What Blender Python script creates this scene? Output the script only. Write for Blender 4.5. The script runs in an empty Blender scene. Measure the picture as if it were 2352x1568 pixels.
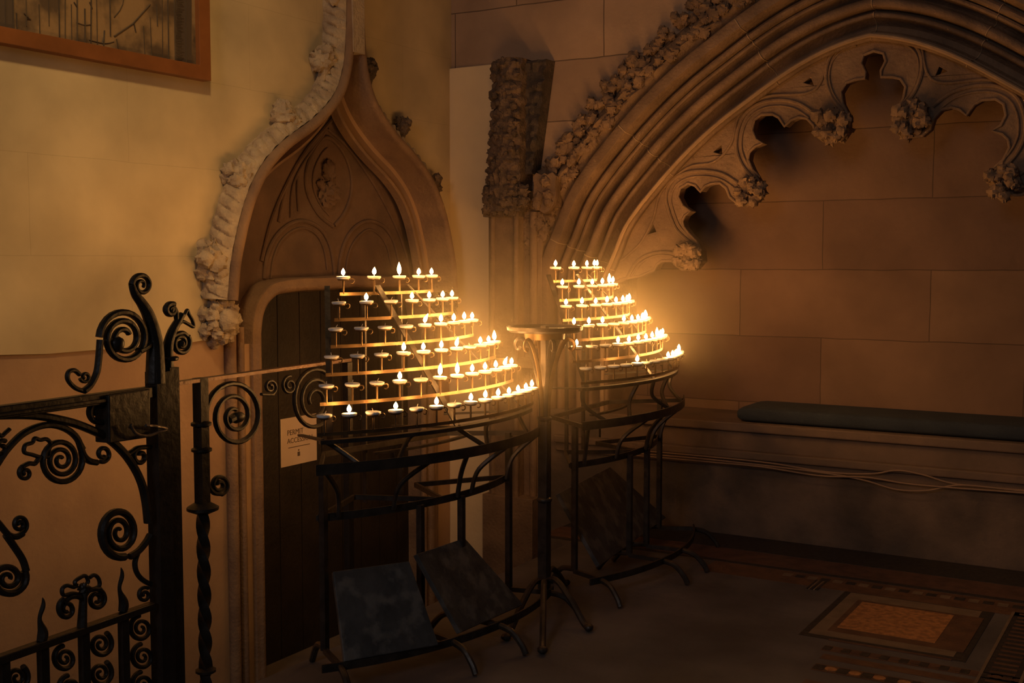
import bpy, math, random
from mathutils import Vector, noise
from mathutils.geometry import tessellate_polygon
random.seed(7)
pi = math.pi
SC = bpy.context.scene
COL = SC.collection

# ------------------------------------------------------------------ camera
F = 2656.0
YAW, PIT = math.radians(30.8), math.atan(184 / F)
CAM = Vector((4.17, -6.22, 1.55))
f0 = Vector((-math.sin(YAW), math.cos(YAW), 0)); RT = Vector((math.cos(YAW), math.sin(YAW), 0))
FW = f0 * math.cos(PIT) + Vector((0, 0, -math.sin(PIT))); UP = RT.cross(FW)
cd = bpy.data.cameras.new('camera'); cam = bpy.data.objects.new('camera', cd); COL.objects.link(cam)
cam.location = CAM; cam.rotation_euler = (pi / 2 - PIT, 0, YAW)
cd.sensor_width = 36; cd.lens = 36 * F / 2352; cd.clip_start = .05
SC.camera = cam

# ------------------------------------------------------------------ world, lamps, exposure
W = bpy.data.worlds.new('world'); SC.world = W; W.use_nodes = True
W.node_tree.nodes['Background'].inputs[0].default_value = (.72, .60, .50, 1)
W.node_tree.nodes['Background'].inputs[1].default_value = .024
SC.view_settings.view_transform = 'Standard'; SC.view_settings.look = 'None'
SC.view_settings.exposure = .17; SC.view_settings.gamma = 1
SC.view_settings.use_curve_mapping = False
def lamp(name, loc, aim, power, col, size, spot=None, blend=.8):
    l = bpy.data.lights.new(name, 'SPOT' if spot else 'AREA')
    l.energy = power; l.color = col
    if spot: l.spot_size = math.radians(spot); l.spot_blend = blend; l.shadow_soft_size = size
    else: l.shape = 'DISK'; l.size = size
    o = bpy.data.objects.new(name, l); COL.objects.link(o); o.location = loc
    o.rotation_euler = (Vector(aim) - Vector(loc)).to_track_quat('-Z', 'Y').to_euler()
    return o
lamp('wall_spotlight', (2.3, -4.2, 4.9), (-.2, -3.0, 2.45), 205, (1, .64, .25), .16, spot=62, blend=1)
lamp('nave_lamp', (.9, -4.6, 5.2), (1.2, 0, 2.3), 48, (1, .57, .30), .3, spot=85, blend=1)
lamp('far_window', (3.0, -9.5, 3.6), (1.6, -2.5, .8), 27, (.90, .90, 1), 1.6)
FLAME_E = 190.0; HAZE = .30
SC.cycles.volume_bounces = 0; SC.cycles.volume_step_rate = 1.5; SC.cycles.volume_max_steps = 64
SC.cycles.use_denoising = True
SC.cycles.max_bounces = 5

# ------------------------------------------------------------------ pixel helpers (photo ray onto a real plane)
def ray(px, py): return FW + RT * ((px - 1176) / F) - UP * ((py - 784) / F)
def onx(px, py, x=0.0): d = ray(px, py); return CAM + d * ((x - CAM.x) / d.x)
def ony(px, py, y=0.0): d = ray(px, py); return CAM + d * ((y - CAM.y) / d.y)
def onz(px, py, z=0.0): d = ray(px, py); return CAM + d * ((z - CAM.z) / d.z)

# ------------------------------------------------------------------ materials
def mat(name, base, rough=.8, metal=0, emit=None, es=0):
    m = bpy.data.materials.new(name); m.use_nodes = True
    b = m.node_tree.nodes['Principled BSDF']
    b.inputs['Base Color'].default_value = (*base, 1); b.inputs['Roughness'].default_value = rough
    b.inputs['Metallic'].default_value = metal
    if emit: b.inputs['Emission Color'].default_value = (*emit, 1); b.inputs['Emission Strength'].default_value = es
    return m
def N(m, t, **k):
    n = m.node_tree.nodes.new(t)
    for a, v in k.items(): setattr(n, a, v)
    return n
def L(m, a, b): m.node_tree.links.new(a, b)
def noisy(name, c1, c2, scale=3, rough=.85, bump=.3, bscale=40, metal=0, detail=6, lo=.35, hi=.65, stain=None):
    """two colour noise stone / metal with a fine bump"""
    m = mat(name, c1, rough, metal); b = m.node_tree.nodes['Principled BSDF']
    g = N(m, 'ShaderNodeNewGeometry')
    n = N(m, 'ShaderNodeTexNoise'); n.inputs['Scale'].default_value = scale; n.inputs['Detail'].default_value = detail
    L(m, g.outputs['Position'], n.inputs['Vector'])
    r = N(m, 'ShaderNodeValToRGB'); r.color_ramp.elements[0].position = lo; r.color_ramp.elements[1].position = hi
    r.color_ramp.elements[0].color = (*c1, 1); r.color_ramp.elements[1].color = (*c2, 1)
    L(m, n.outputs['Fac'], r.inputs['Fac']); out = r.outputs['Color']
    if stain:
        n3 = N(m, 'ShaderNodeTexNoise'); n3.inputs['Scale'].default_value = stain[1]; n3.inputs['Detail'].default_value = 8
        L(m, g.outputs['Position'], n3.inputs['Vector'])
        r3 = N(m, 'ShaderNodeValToRGB'); r3.color_ramp.elements[0].position = .5; r3.color_ramp.elements[1].position = .62
        L(m, n3.outputs['Fac'], r3.inputs['Fac'])
        mx = N(m, 'ShaderNodeMixRGB'); mx.inputs[2].default_value = (*stain[0], 1)
        L(m, r3.outputs['Color'], mx.inputs[0]); L(m, out, mx.inputs[1]); out = mx.outputs[0]
    L(m, out, b.inputs['Base Color'])
    n2 = N(m, 'ShaderNodeTexNoise'); n2.inputs['Scale'].default_value = bscale; n2.inputs['Detail'].default_value = 5
    L(m, g.outputs['Position'], n2.inputs['Vector'])
    bp = N(m, 'ShaderNodeBump'); bp.inputs['Strength'].default_value = bump; bp.inputs['Distance'].default_value = .01
    L(m, n2.outputs['Fac'], bp.inputs['Height']); L(m, bp.outputs['Normal'], b.inputs['Normal'])
    return m
BH, BZ, BX = .40, .092, .42   # course height and setting-out of the recess wall
def ashlar(name, c1, c2, mortar, axis, bw, bh, off, zoff, msize=.006, bias=0, bump=.35, xoff=0):
    """large squared blocks with thin joints, laid out in world metres; axis = horizontal axis of the wall"""
    m = mat(name, c1, .88); b = m.node_tree.nodes['Principled BSDF']
    g = N(m, 'ShaderNodeNewGeometry'); s = N(m, 'ShaderNodeSeparateXYZ'); L(m, g.outputs['Position'], s.inputs[0])
    ax = N(m, 'ShaderNodeMath', operation='ADD'); ax.inputs[1].default_value = xoff; L(m, s.outputs[axis], ax.inputs[0])
    az = N(m, 'ShaderNodeMath', operation='ADD'); az.inputs[1].default_value = zoff; L(m, s.outputs[2], az.inputs[0])
    c = N(m, 'ShaderNodeCombineXYZ'); L(m, ax.outputs[0], c.inputs[0]); L(m, az.outputs[0], c.inputs[1])
    # a slight wobble so the joints are not ruler straight
    wn = N(m, 'ShaderNodeTexNoise'); wn.inputs['Scale'].default_value = 5; L(m, g.outputs['Position'], wn.inputs['Vector'])
    wv = N(m, 'ShaderNodeVectorMath', operation='SCALE'); wv.inputs['Scale'].default_value = .012; L(m, wn.outputs['Color'], wv.inputs[0])
    ad = N(m, 'ShaderNodeVectorMath', operation='ADD'); L(m, c.outputs[0], ad.inputs[0]); L(m, wv.outputs[0], ad.inputs[1])
    k = N(m, 'ShaderNodeTexBrick'); k.offset = off; k.inputs['Scale'].default_value = 1
    k.inputs['Color1'].default_value = (*c1, 1); k.inputs['Color2'].default_value = (*c2, 1); k.inputs['Mortar'].default_value = (*mortar, 1)
    k.inputs['Mortar Size'].default_value = msize; k.inputs['Mortar Smooth'].default_value = .3; k.inputs['Bias'].default_value = bias
    k.inputs['Brick Width'].default_value = bw; k.inputs['Row Height'].default_value = bh
    L(m, ad.outputs[0], k.inputs['Vector'])
    n = N(m, 'ShaderNodeTexNoise'); n.inputs['Scale'].default_value = 2.3; n.inputs['Detail'].default_value = 7
    L(m, g.outputs['Position'], n.inputs['Vector'])
    r = N(m, 'ShaderNodeValToRGB'); r.color_ramp.elements[0].position = .3; r.color_ramp.elements[1].position = .7
    r.color_ramp.elements[0].color = (.62, .58, .55, 1); r.color_ramp.elements[1].color = (1.1, 1.06, 1, 1)
    L(m, n.outputs['Fac'], r.inputs['Fac'])
    mx = N(m, 'ShaderNodeMixRGB', blend_type='MULTIPLY'); mx.inputs[0].default_value = .75
    L(m, k.outputs['Color'], mx.inputs[1]); L(m, r.outputs['Color'], mx.inputs[2]); L(m, mx.outputs[0], b.inputs['Base Color'])
    n2 = N(m, 'ShaderNodeTexNoise'); n2.inputs['Scale'].default_value = 30; n2.inputs['Detail'].default_value = 6
    L(m, g.outputs['Position'], n2.inputs['Vector'])
    iv = N(m, 'ShaderNodeMath', operation='MULTIPLY_ADD'); iv.inputs[1].default_value = -1.5
    L(m, k.outputs['Fac'], iv.inputs[0]); L(m, n2.outputs['Fac'], iv.inputs[2])
    bp = N(m, 'ShaderNodeBump'); bp.inputs['Strength'].default_value = bump; bp.inputs['Distance'].default_value = .008
    L(m, iv.outputs[0], bp.inputs['Height']); L(m, bp.outputs['Normal'], b.inputs['Normal'])
    return m

M_PLASTER = ashlar('cream_limewash', (.66, .53, .33), (.66, .53, .33), (.56, .44, .27), 1, 1.3, .42, .4, .10, msize=.0015, bump=.10)
M_LSTONE = noisy('brown_dado_stone', (.36, .215, .125), (.45, .28, .16), 2.5, bump=.2)
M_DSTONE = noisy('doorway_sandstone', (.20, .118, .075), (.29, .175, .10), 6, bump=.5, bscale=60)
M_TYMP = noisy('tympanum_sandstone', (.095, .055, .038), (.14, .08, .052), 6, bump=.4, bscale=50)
M_CARVE = noisy('carved_pale_stone', (.36, .27, .19), (.52, .40, .27), 14, bump=.8, bscale=70)
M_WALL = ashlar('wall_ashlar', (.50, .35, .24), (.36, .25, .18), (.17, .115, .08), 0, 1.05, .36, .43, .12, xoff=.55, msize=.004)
M_PALE = noisy('pale_pilaster_stone', (.76, .60, .38), (.82, .65, .41), 4, bump=.15)
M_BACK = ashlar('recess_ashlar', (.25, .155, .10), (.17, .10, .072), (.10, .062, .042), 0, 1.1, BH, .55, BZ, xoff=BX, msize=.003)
M_ARCH = noisy('arch_sandstone', (.155, .097, .062), (.27, .172, .105), 5, bump=.6, bscale=55)
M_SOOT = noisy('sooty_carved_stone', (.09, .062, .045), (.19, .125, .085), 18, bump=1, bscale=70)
M_BLACK = noisy('soot_black_stone', (.045, .035, .03), (.09, .065, .05), 18, bump=1, bscale=60)
M_PLINTH = noisy('stained_plinth', (.20, .135, .095), (.09, .065, .05), 3.2, bump=.5, bscale=25, stain=((.10, .075, .06), 2.0))
M_LEDGE = noisy('bench_stone', (.20, .13, .09), (.14, .095, .068), 4, bump=.3)
M_IRON = noisy('black_wrought_iron', (.022, .017, .013), (.04, .03, .022), 12, rough=.45, bump=.25, metal=.3)
M_RACK = noisy('rack_iron', (.055, .043, .035), (.10, .078, .06), 20, rough=.42, bump=.2, metal=.6)
M_LIT_IRON = noisy('candlelit_iron', (.17, .105, .05), (.25, .155, .07), 20, rough=.45, bump=.1, metal=.8)  # iron whose golden candlelit look is put into the base colour
M_BOARD = noisy('grimy_panel', (.045, .042, .04), (.09, .082, .075), 9, rough=.55, bump=.4, bscale=30, stain=((.15, .13, .11), 12))
M_DOOR = noisy('dark_oak', (.018, .011, .007), (.032, .02, .012), 5, rough=.6, bump=.4)
M_FRAME = noisy('varnished_oak_frame', (.20, .072, .022), (.28, .10, .03), 5, rough=.4, bump=.15)
M_PANEL = noisy('engraved_bronze_panel', (.30, .19, .095), (.10, .065, .04), 7, rough=.6, bump=.2, lo=.42, hi=.6)
M_PLINE = noisy('dark_engraving', (.055, .035, .022), (.09, .06, .035), 9, rough=.7)
M_PAPER = noisy('notice_paper', (.62, .45, .34), (.66, .49, .37), 8, bump=.02)
M_INK = mat('notice_ink', (.12, .08, .06), .7)
M_BLUE = noisy('blue_grey_cushion_cloth', (.026, .034, .046), (.035, .045, .058), 6, rough=.95, bump=.3, bscale=120)
M_CABLE = mat('cable_sheath', (.30, .19, .12), .5)
M_WAX = mat('white_wax', (1, .98, .95), .4)
M_WAX.node_tree.nodes['Principled BSDF'].inputs['Subsurface Weight'].default_value = .0
M_WICK = mat('charred_wick', (.75, .66, .52), .9)
M_FLAME = mat('candle_flame', (1, .8, .5), .5, 0, (1, .47, .13), FLAME_E)
M_PIT = noisy('lower_floor_stone', (.12, .08, .06), (.18, .12, .08), 3)
M_RISER = noisy('slab_edge_stone', (.30, .22, .16), (.4, .3, .2), 3)

# ------------------------------------------------------------------ mesh builder
class MB:
    def __init__(s): s.v = []; s.f = []
    def add(s, vs, fs):
        o = len(s.v); s.v += [Vector(v) for v in vs]; s.f += [tuple(i + o for i in f) for f in fs]; return s
    def box(s, a, b):
        x0, y0, z0 = a; x1, y1, z1 = b
        return s.add([(x0, y0, z0), (x1, y0, z0), (x1, y1, z0), (x0, y1, z0), (x0, y0, z1), (x1, y0, z1), (x1, y1, z1), (x0, y1, z1)],
                     [(0, 3, 2, 1), (4, 5, 6, 7), (0, 1, 5, 4), (1, 2, 6, 5), (2, 3, 7, 6), (3, 0, 4, 7)])
    def bar(s, p, q, w, h, up=(0, 0, 1)):
        """square bar between two points, w across, h along up"""
        p, q = Vector(p), Vector(q); t = (q - p).normalized(); u = Vector(up)
        if abs(t.dot(u)) > .95: u = Vector((0, 1, 0))
        a = t.cross(u).normalized(); b = a.cross(t).normalized()
        c = [(-1, -1), (1, -1), (1, 1), (-1, 1)]
        return s.add([p + a * (i * w / 2) + b * (j * h / 2) for i, j in c] + [q + a * (i * w / 2) + b * (j * h / 2) for i, j in c],
                     [(0, 3, 2, 1), (4, 5, 6, 7), (0, 1, 5, 4), (1, 2, 6, 5), (2, 3, 7, 6), (3, 0, 4, 7)])
    def tube(s, pts, r, n=8, up=None, flat=1.0, cap=True):
        pts = [Vector(p) for p in pts]; m = len(pts)
        rs = r if isinstance(r, (list, tuple)) else [r] * m
        T = [(pts[min(i + 1, m - 1)] - pts[max(i - 1, 0)]).normalized() for i in range(m)]
        if up is None:
            a = T[0].orthogonal().normalized()
        else: a = Vector(up)
        vs = []
        for i in range(m):
            a = (a - T[i] * a.dot(T[i]))
            a = a.normalized() if a.length > 1e-6 else T[i].orthogonal().normalized()
            b = T[i].cross(a)
            for k in range(n):
                t = 2 * pi * (k + .5) / n
                vs.append(pts[i] + a * (math.cos(t) * rs[i] * flat) + b * (math.sin(t) * rs[i]))
        fs = [(i * n + k, i * n + (k + 1) % n, (i + 1) * n + (k + 1) % n, (i + 1) * n + k) for i in range(m - 1) for k in range(n)]
        if cap: fs += [tuple(range(n - 1, -1, -1)), tuple((m - 1) * n + k for k in range(n))]
        return s.add(vs, fs)
    def lathe(s, prof, c=(0, 0, 0), n=24):
        c = Vector(c); vs = []; m = len(prof)
        for r, z in prof:
            for k in range(n): t = 2 * pi * k / n; vs.append(c + Vector((r * math.cos(t), r * math.sin(t), z)))
        fs = [(i * n + k, i * n + (k + 1) % n, (i + 1) * n + (k + 1) % n, (i + 1) * n + k) for i in range(m - 1) for k in range(n)]
        fs += [tuple(range(n - 1, -1, -1)), tuple((m - 1) * n + k for k in range(n))]
        return s.add(vs, fs)
    def grid(s, rows, closed=False):
        n = len(rows[0]); vs = [v for r in rows for v in r]; m = len(rows)
        fs = [(i * n + k, i * n + (k + 1) % n, (i + 1) * n + (k + 1) % n, (i + 1) * n + k) for i in range(m - 1) for k in range(n if closed else n - 1)]
        return s.add(vs, fs)
    def plate(s, loops, d):
        """flat outline (with holes) given in 3D, thickened along the vector d"""
        d = Vector(d); loops = [[Vector(p) for p in l] for l in loops]
        tris = tessellate_polygon(loops); flat = [p for l in loops for p in l]; n = len(flat)
        s_v = flat + [p + d for p in flat]
        fs = [tuple(t) for t in tris] + [tuple(i + n for i in reversed(t)) for t in tris]
        o = 0
        for l in loops:
            k = len(l)
            fs += [(o + i, o + (i + 1) % k, o + (i + 1) % k + n, o + i + n) for i in range(k)]; o += k
        return s.add(s_v, fs)
    def blob(s, c, rad, seed, amp=.35, freq=2.2, nu=22, nv=14, squash=(1, 1, 1)):
        """noise carved lump of stone leafage"""
        c = Vector(c); vs = []; off = Vector((seed * 3.7, seed * 1.3, seed * 7.1))
        for i in range(nv + 1):
            for j in range(nu):
                th = pi * i / nv; ph = 2 * pi * j / nu
                d = Vector((math.sin(th) * math.cos(ph), math.sin(th) * math.sin(ph), math.cos(th)))
                h = 1 + amp * (noise.turbulence(d * freq + off, 3, True) * 1.6 - .8)
                vs.append(c + Vector((d.x * squash[0], d.y * squash[1], d.z * squash[2])) * rad * h)
        fs = [(i * nu + j, i * nu + (j + 1) % nu, (i + 1) * nu + (j + 1) % nu, (i + 1) * nu + j) for i in range(nv) for j in range(nu)]
        return s.add(vs, fs)
    def obj(s, name, m, parent=None, smooth=True, bevel=0, **tags):
        me = bpy.data.meshes.new(name); me.from_pydata([tuple(v) for v in s.v], [], s.f); me.update()
        import bmesh
        bm = bmesh.new(); bm.from_mesh(me); bmesh.ops.remove_doubles(bm, verts=bm.verts, dist=1e-6)
        bmesh.ops.recalc_face_normals(bm, faces=bm.faces); bm.to_mesh(me); bm.free()
        me.materials.append(m)
        if smooth:
            for p in me.polygons: p.use_smooth = True
            me.set_sharp_from_angle(angle=math.radians(38))
        o = bpy.data.objects.new(name, me); COL.objects.link(o)
        if parent: o.parent = parent; o.matrix_parent_inverse = parent.matrix_world.inverted()
        if bevel:
            b = o.modifiers.new('bevel', 'BEVEL'); b.width = bevel; b.segments = 2; b.limit_method = 'ANGLE'
        for k, v in tags.items(): o[k] = v
        return o
def thing(name, label, cat, loc=(0, 0, 0), group=None):
    o = bpy.data.objects.new(name, None); COL.objects.link(o); o.location = loc; o.empty_display_size = .1
    o['label'] = label; o['category'] = cat
    if group: o['group'] = group
    bpy.context.view_layer.update()
    return o
def crom(pts, k=8, closed=False):
    """Catmull-Rom through the points (tuples of any length)"""
    n = len(pts); out = []
    g = (lambda i: pts[i % n]) if closed else (lambda i: pts[max(0, min(n - 1, i))])
    for i in range(n if closed else n - 1):
        p0, p1, p2, p3 = g(i - 1), g(i), g(i + 1), g(i + 2)
        for j in range(k):
            t = j / k
            out.append(tuple(.5 * ((2 * b) + (-a + c) * t + (2 * a - 5 * b + 4 * c - d) * t * t + (-a + 3 * b - 3 * c + d) * t ** 3)
                             for a, b, c, d in zip(p0, p1, p2, p3)))
    if not closed: out.append(tuple(pts[-1]))
    return out
def spiral(cx, cy, rx, ry, a0, turns, rin=.12, k=26):
    """points of an inward scroll, screen sense: a0 in degrees (0 right, 90 up), turns>0 anticlockwise"""
    n = max(8, int(abs(turns) * k)); out = []
    for i in range(n + 1):
        t = i / n; a = math.radians(a0) + 2 * pi * turns * t; s = 1 - (1 - rin) * t
        out.append((cx + rx * s * math.cos(a), cy - ry * s * math.sin(a)))
    return out
def offset2(path, d):
    """offset a 2D open path sideways by d (to its left)"""
    n = len(path); out = []
    for i in range(n):
        a, b = path[max(0, i - 1)], path[min(n - 1, i + 1)]
        tx, ty = b[0] - a[0], b[1] - a[1]; l = math.hypot(tx, ty) or 1
        out.append((path[i][0] - ty / l * d, path[i][1] + tx / l * d))
    return out

# ================================================================== THE SETTING
PZ = -.66          # lower floor in front of the little door
EDGE = 1.22        # edge of the upper floor, where the railing stands
# --- left wall (plane x = 0) with the doorway hole
AX = -1.01         # centre line of the doorway
dpx = [(596, 765), (600, 728), (609, 704), (622, 688), (639, 678), (685, 671), (740, 668), (790, 664)]
dl = [(onx(*p, 0).y, onx(*p, 0).z) for p in dpx]
y0 = dl[0][0]
dl = [(y0, PZ)] + crom(dl, 4)
dl = [p for p in dl if p[0] < AX]
ztop = dl[-1][1]
door_half = dl
door_out = dl + [(AX, ztop + .004)] + [(2 * AX - y, z) for y, z in reversed(dl)]
YL, ZT = -9.0, 5.6
wl = MB()
# the dado below the limewash and the limewashed wall above are one wall with two surfaces
HX = .16   # the hood stands this far out from the wall
hpx = [(542, 690), (546, 630), (552, 585), (568, 510), (588, 444), (619, 383), (665, 332), (726, 286), (767, 245), (791, 204), (805, 150), (810, 90), (812, 20), (812, -90)]
hl = [(onx(*p, HX).y, onx(*p, HX).z) for p in hpx]
HAX = hl[-1][0] + .035
hl = crom(hl, 7)
hr = [(2 * HAX - y, z) for y, z in reversed(hl)]
ti = [q for q in offset2(hl, -.08) if q[1] < onx(805, 190, 0).z and q[1] > 1.14 and q[0] < HAX - .004]
hole = [(door_half[0][0], 1.13)] + [(ti[0][0] , 1.13)] + ti + [(HAX, ti[-1][1] + .05)] + [(2 * HAX - y, z) for y, z in reversed(ti)] + [(2 * HAX - ti[0][0], 1.13), (2 * AX - door_half[0][0], 1.13), (2 * AX - door_half[0][0], PZ)]
left_poly = [(0, YL, PZ), (0, YL, ZT), (0, .4, ZT), (0, .4, PZ)] + [(0, y, z) for y, z in reversed(hole)] + [(0, door_half[0][0], PZ)]
wl.plate([left_poly], (-.35, 0, 0))
WL = wl.obj('wall_left', M_LSTONE, smooth=False, kind='structure')
# limewash coat standing 12 mm proud, lower edge slightly uneven, cut out for the doorway head
ed = [(-9, 1.165)]
yy = -9
while yy < -2.0:
    yy += .22; ed.append((yy, 1.165 + .006 * math.sin(yy * 3.1) + .004 * math.sin(yy * 11)))
hood_y = -1.98
lime = MB()
lime.plate([[(.012, y, z) for y, z in ed if y < hood_y] + [(.012, hl[0][0] + .02, 1.16)] + [(.012, y, z) for y, z in offset2(hl, .015)[6:70:3] if z < 2.75] + [(.012, 2 * HAX - y, z) for y, z in reversed(offset2(hl, .015)[6:70:3]) if z < 2.75] + [ (.012, .4, 1.2), (.012, .4, ZT), (.012, -9, ZT)]], (-.02, 0, 0))
lime.obj('limewash', M_PLASTER, WL, smooth=False)
# pit floor, upper floor slab
MB().box((-.4, YL, PZ - .1), (EDGE, 0.0, PZ)).obj('floor_1', M_PIT, smooth=False, kind='structure')

def floor_mat():
    m = noisy('worn_floor_stone', (.17, .148, .142), (.085, .074, .073), 2.2, rough=.6, bump=.35, bscale=14)
    return m
FL = MB().box((EDGE, -9.0, PZ), (6.6, .06, 0)).obj('floor', floor_mat(), smooth=False, kind='structure')
# --- right wall (plane y = 0): a face wall with the arched tomb recess cut in it
IPX = [(1392, 650), (1397, 634), (1415, 594), (1442, 527), (1470, 484), (1500, 446), (1550, 388), (1600, 336), (1660, 282), (1728, 230), (1785, 188), (1840, 152), (1900, 120), (1955, 98), (2003, 84)]
IN_Y = .06
arc = [(ony(*p, IN_Y).x, ony(*p, IN_Y).z) for p in IPX]
XA = arc[-1][0]                                         # axis of the recess
arcL = crom(arc, 6)
arcF = arcL + [(2 * XA - x, z) for x, z in reversed(arcL[:-1])]
RB = .50                                               # depth of the recess
LZ = .645                                               # height of the stone seat
XJ0, XJ1 = arcF[0][0], arcF[-1][0]
arcJ = [(XJ0, LZ), (XJ0, LZ + .4)] + arcF + [(XJ1, LZ + .4), (XJ1, LZ)]
wr = MB()
XR = 6.6
wr.plate([[(0, 0, PZ), (0, 0, ZT), (XR, 0, ZT), (XR, 0, PZ), (XJ1 + .41, 0, PZ)] + [(x, 0, z) for x, z in reversed(offset2(arcJ, .41))] + [(XJ0 - .41, 0, PZ)]], (0, RB + .1, 0))
WR = wr.obj('wall_right', M_WALL, smooth=False, kind='structure')
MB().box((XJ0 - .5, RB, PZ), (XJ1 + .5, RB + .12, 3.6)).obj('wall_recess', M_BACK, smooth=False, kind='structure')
# plinth and bench front under the seat, with its two mouldings
pl = MB(); pl.box((XJ0 - .02, -.012, PZ), (XJ1 + .5, RB + .02, .40))
pl.box((XJ0 - .42, 0, PZ), (XJ0, RB, LZ)); pl.obj('wall_plinth', M_PLINTH, smooth=False, kind='structure')
bt = MB(); bt.box((XJ0 - .02, .0, .40), (XJ1 + .02, RB + .02, LZ - .05)); bt.box((XJ0 - .02, -.03, LZ - .05), (XJ1 + .02, RB + .02, LZ))
bt.box((XJ0 - .3, -.05, .445), (XR, .01, .49)); bt.box((XJ0 - .3, -.025, .39), (XR, .01, .445))
bt.obj('trim_1', M_LEDGE, smooth=False, bevel=.008, kind='structure')

# --- floor tiles laid round the tomb: inlays 1.5 mm proud of the floor, parallel to the walls
def fxy(px, py): p = onz(px, py, 0); return p.x, p.y
def tilemat(name, c1, c2, s=40): return noisy(name, c1, c2, s, rough=.5, bump=.2, bscale=60, lo=.4, hi=.6)
T_OR = tilemat('ochre_mosaic', (.60, .27, .095), (.36, .16, .06), 38)
T_DK = tilemat('black_tile', (.03, .025, .022), (.05, .04, .035))
T_BR = tilemat('brown_tile', (.17, .085, .045), (.12, .06, .035), 12)
T_RD = tilemat('red_tile', (.15, .075, .05), (.10, .05, .035), 12)
T_BG = tilemat('buff_tile', (.26, .18, .115), (.20, .14, .09), 12)
tiles = {k: MB() for k in 'ODBRG'}
def tile(k, x0, y0, x1, y1, z=.0015): tiles[k].box((x0, y0, -.002), (x1, y1, z))
bx0, by1 = fxy(1955, 1361); bx1, _ = fxy(2255, 1406); _, by0 = fxy(2220, 1514)
ox0, oy1 = fxy(1981, 1383); ox1, _ = fxy(2191, 1415); _, oy0 = fxy(2159, 1480)
tile('D', bx0 - .03, by0 - .04, bx1 + .05, by1 + .03)
tile('G', bx0, by0, bx1, by1, .0022)
tile('B', ox0 - .025, oy0 - .06, ox1 + .12, oy1 + .025, .0028)
tile('O', ox0, oy0, ox1, oy1, .0035)
# chequer strips below the panel
def chain(px0, px1, w, n, k1='D', k2='R', ka='R', bg='B'):
    x0, y0 = fxy(*px0); x1, _ = fxy(*px1)
    tile(bg, x0, y0 - w * .65, x1, y0 + w * .65, .0018)
    for i in range(n):
        cx = x0 + (i + .5) * (x1 - x0) / n; h = (x1 - x0) / n
        if i % 2 == 0: tile('D', cx - h * .45, y0 - w / 2, cx + h * .45, y0 + w / 2, .0026)
        else:
            tiles[k2].lathe([(h * .52, .0), (h * .52, .0028)], (cx, y0, 0), 10)
chain((1890, 1487), (2400, 1578), .05, 22)
chain((1868, 1530), (2400, 1625), .06, 18, k2='O')
x0, y0_ = fxy(1890, 1503); tile('B', x0, y0_ - .05, 4.2, y0_ + .01, .0016)
x0, y0_ = fxy(1905, 1467); tile('R', x0, y0_ - .02, bx1, y0_ + .0, .0024)
x0, y0_ = fxy(1850, 1560); tile('R', x0, y0_ - .45, 4.2, y0_, .0016)
# ladder strip running towards the wall at the right
lx, ly1 = fxy(2332, 1406); _, ly0 = fxy(2284, 1560)
tile('D', lx, ly0 - .5, lx + .13, ly1, .0018); tile('G', lx - .012, ly0 - .5, lx, ly1, .003); tile('G', lx + .13, ly0 - .5, lx + .142, ly1, .003)
n = 26
for i in range(n):
    yy = ly0 - .5 + (i + .5) * (ly1 - ly0 + .5) / n
    tile('B', lx + .02, yy - .011, lx + .11, yy + .011, .003)
# bands beside the bench
_, w1 = fxy(1700, 1262); _, w2 = fxy(1700, 1290); _, w3 = fxy(1700, 1306)
sx = fxy(1640, 1290)[0]
tile('D', 1.0, w1, XR, -.012, .0012)
tile('R', 1.0, w2, XR, w1 - .01, .002); tile('D', 1.0, w2 - .04, XR, w2, .0016)
tile('B', sx, w3 - .13, XR, w2 - .05, .0018)
cx0, cy0 = fxy(1800, 1318)
for i in range(40):
    xx = cx0 + i * .062
    tile('D' if i % 2 else 'G', xx, cy0 - .03, xx + .045, cy0 + .02, .0026)
sx0, sy0 = fxy(1850, 1352)
for i in range(5): tile('G' if i % 2 else 'D', sx0 + i * .012, sy0, sx0 + i * .012 + .008, sy0 + .17, .003)
for k, nm, m in (('O', 'ochre_tile_panel', T_OR), ('D', 'black_tile_border', T_DK), ('B', 'brown_tile_border', T_BR), ('R', 'red_tile_border', T_RD), ('G', 'buff_tile_border', T_BG)):
    tiles[k].obj(nm, m, FL, smooth=False)

# ================================================================== DOOR AND ITS STONE SURROUND
dleaf = MB()
ylo, yhi = door_out[0][0], door_out[-1][0]
XD = -.16
nb = 9
for i in range(nb):
    a = ylo - .05 + (yhi - ylo + .1) * i / nb; b = ylo - .05 + (yhi - ylo + .1) * (i + 1) / nb
    dleaf.box((XD - .05, a + .003, PZ), (XD, b - .003, ztop + .08))
dleaf.box((XD - .06, ylo - .1, PZ), (XD - .01, yhi + .1, ztop + .1))
D1 = dleaf.obj('door_1', M_DOOR, smooth=False, kind='structure')
hd = MB().tube([(XD + .03, yhi - .16 + .035 * math.cos(t), .35 + .035 * math.sin(t)) for t in [i * pi / 10 for i in range(21)]], .006)
hd.box((XD, yhi - .2, .3), (XD + .012, yhi - .12, .42)); hd.obj('door_handle', M_IRON, D1)
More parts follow.
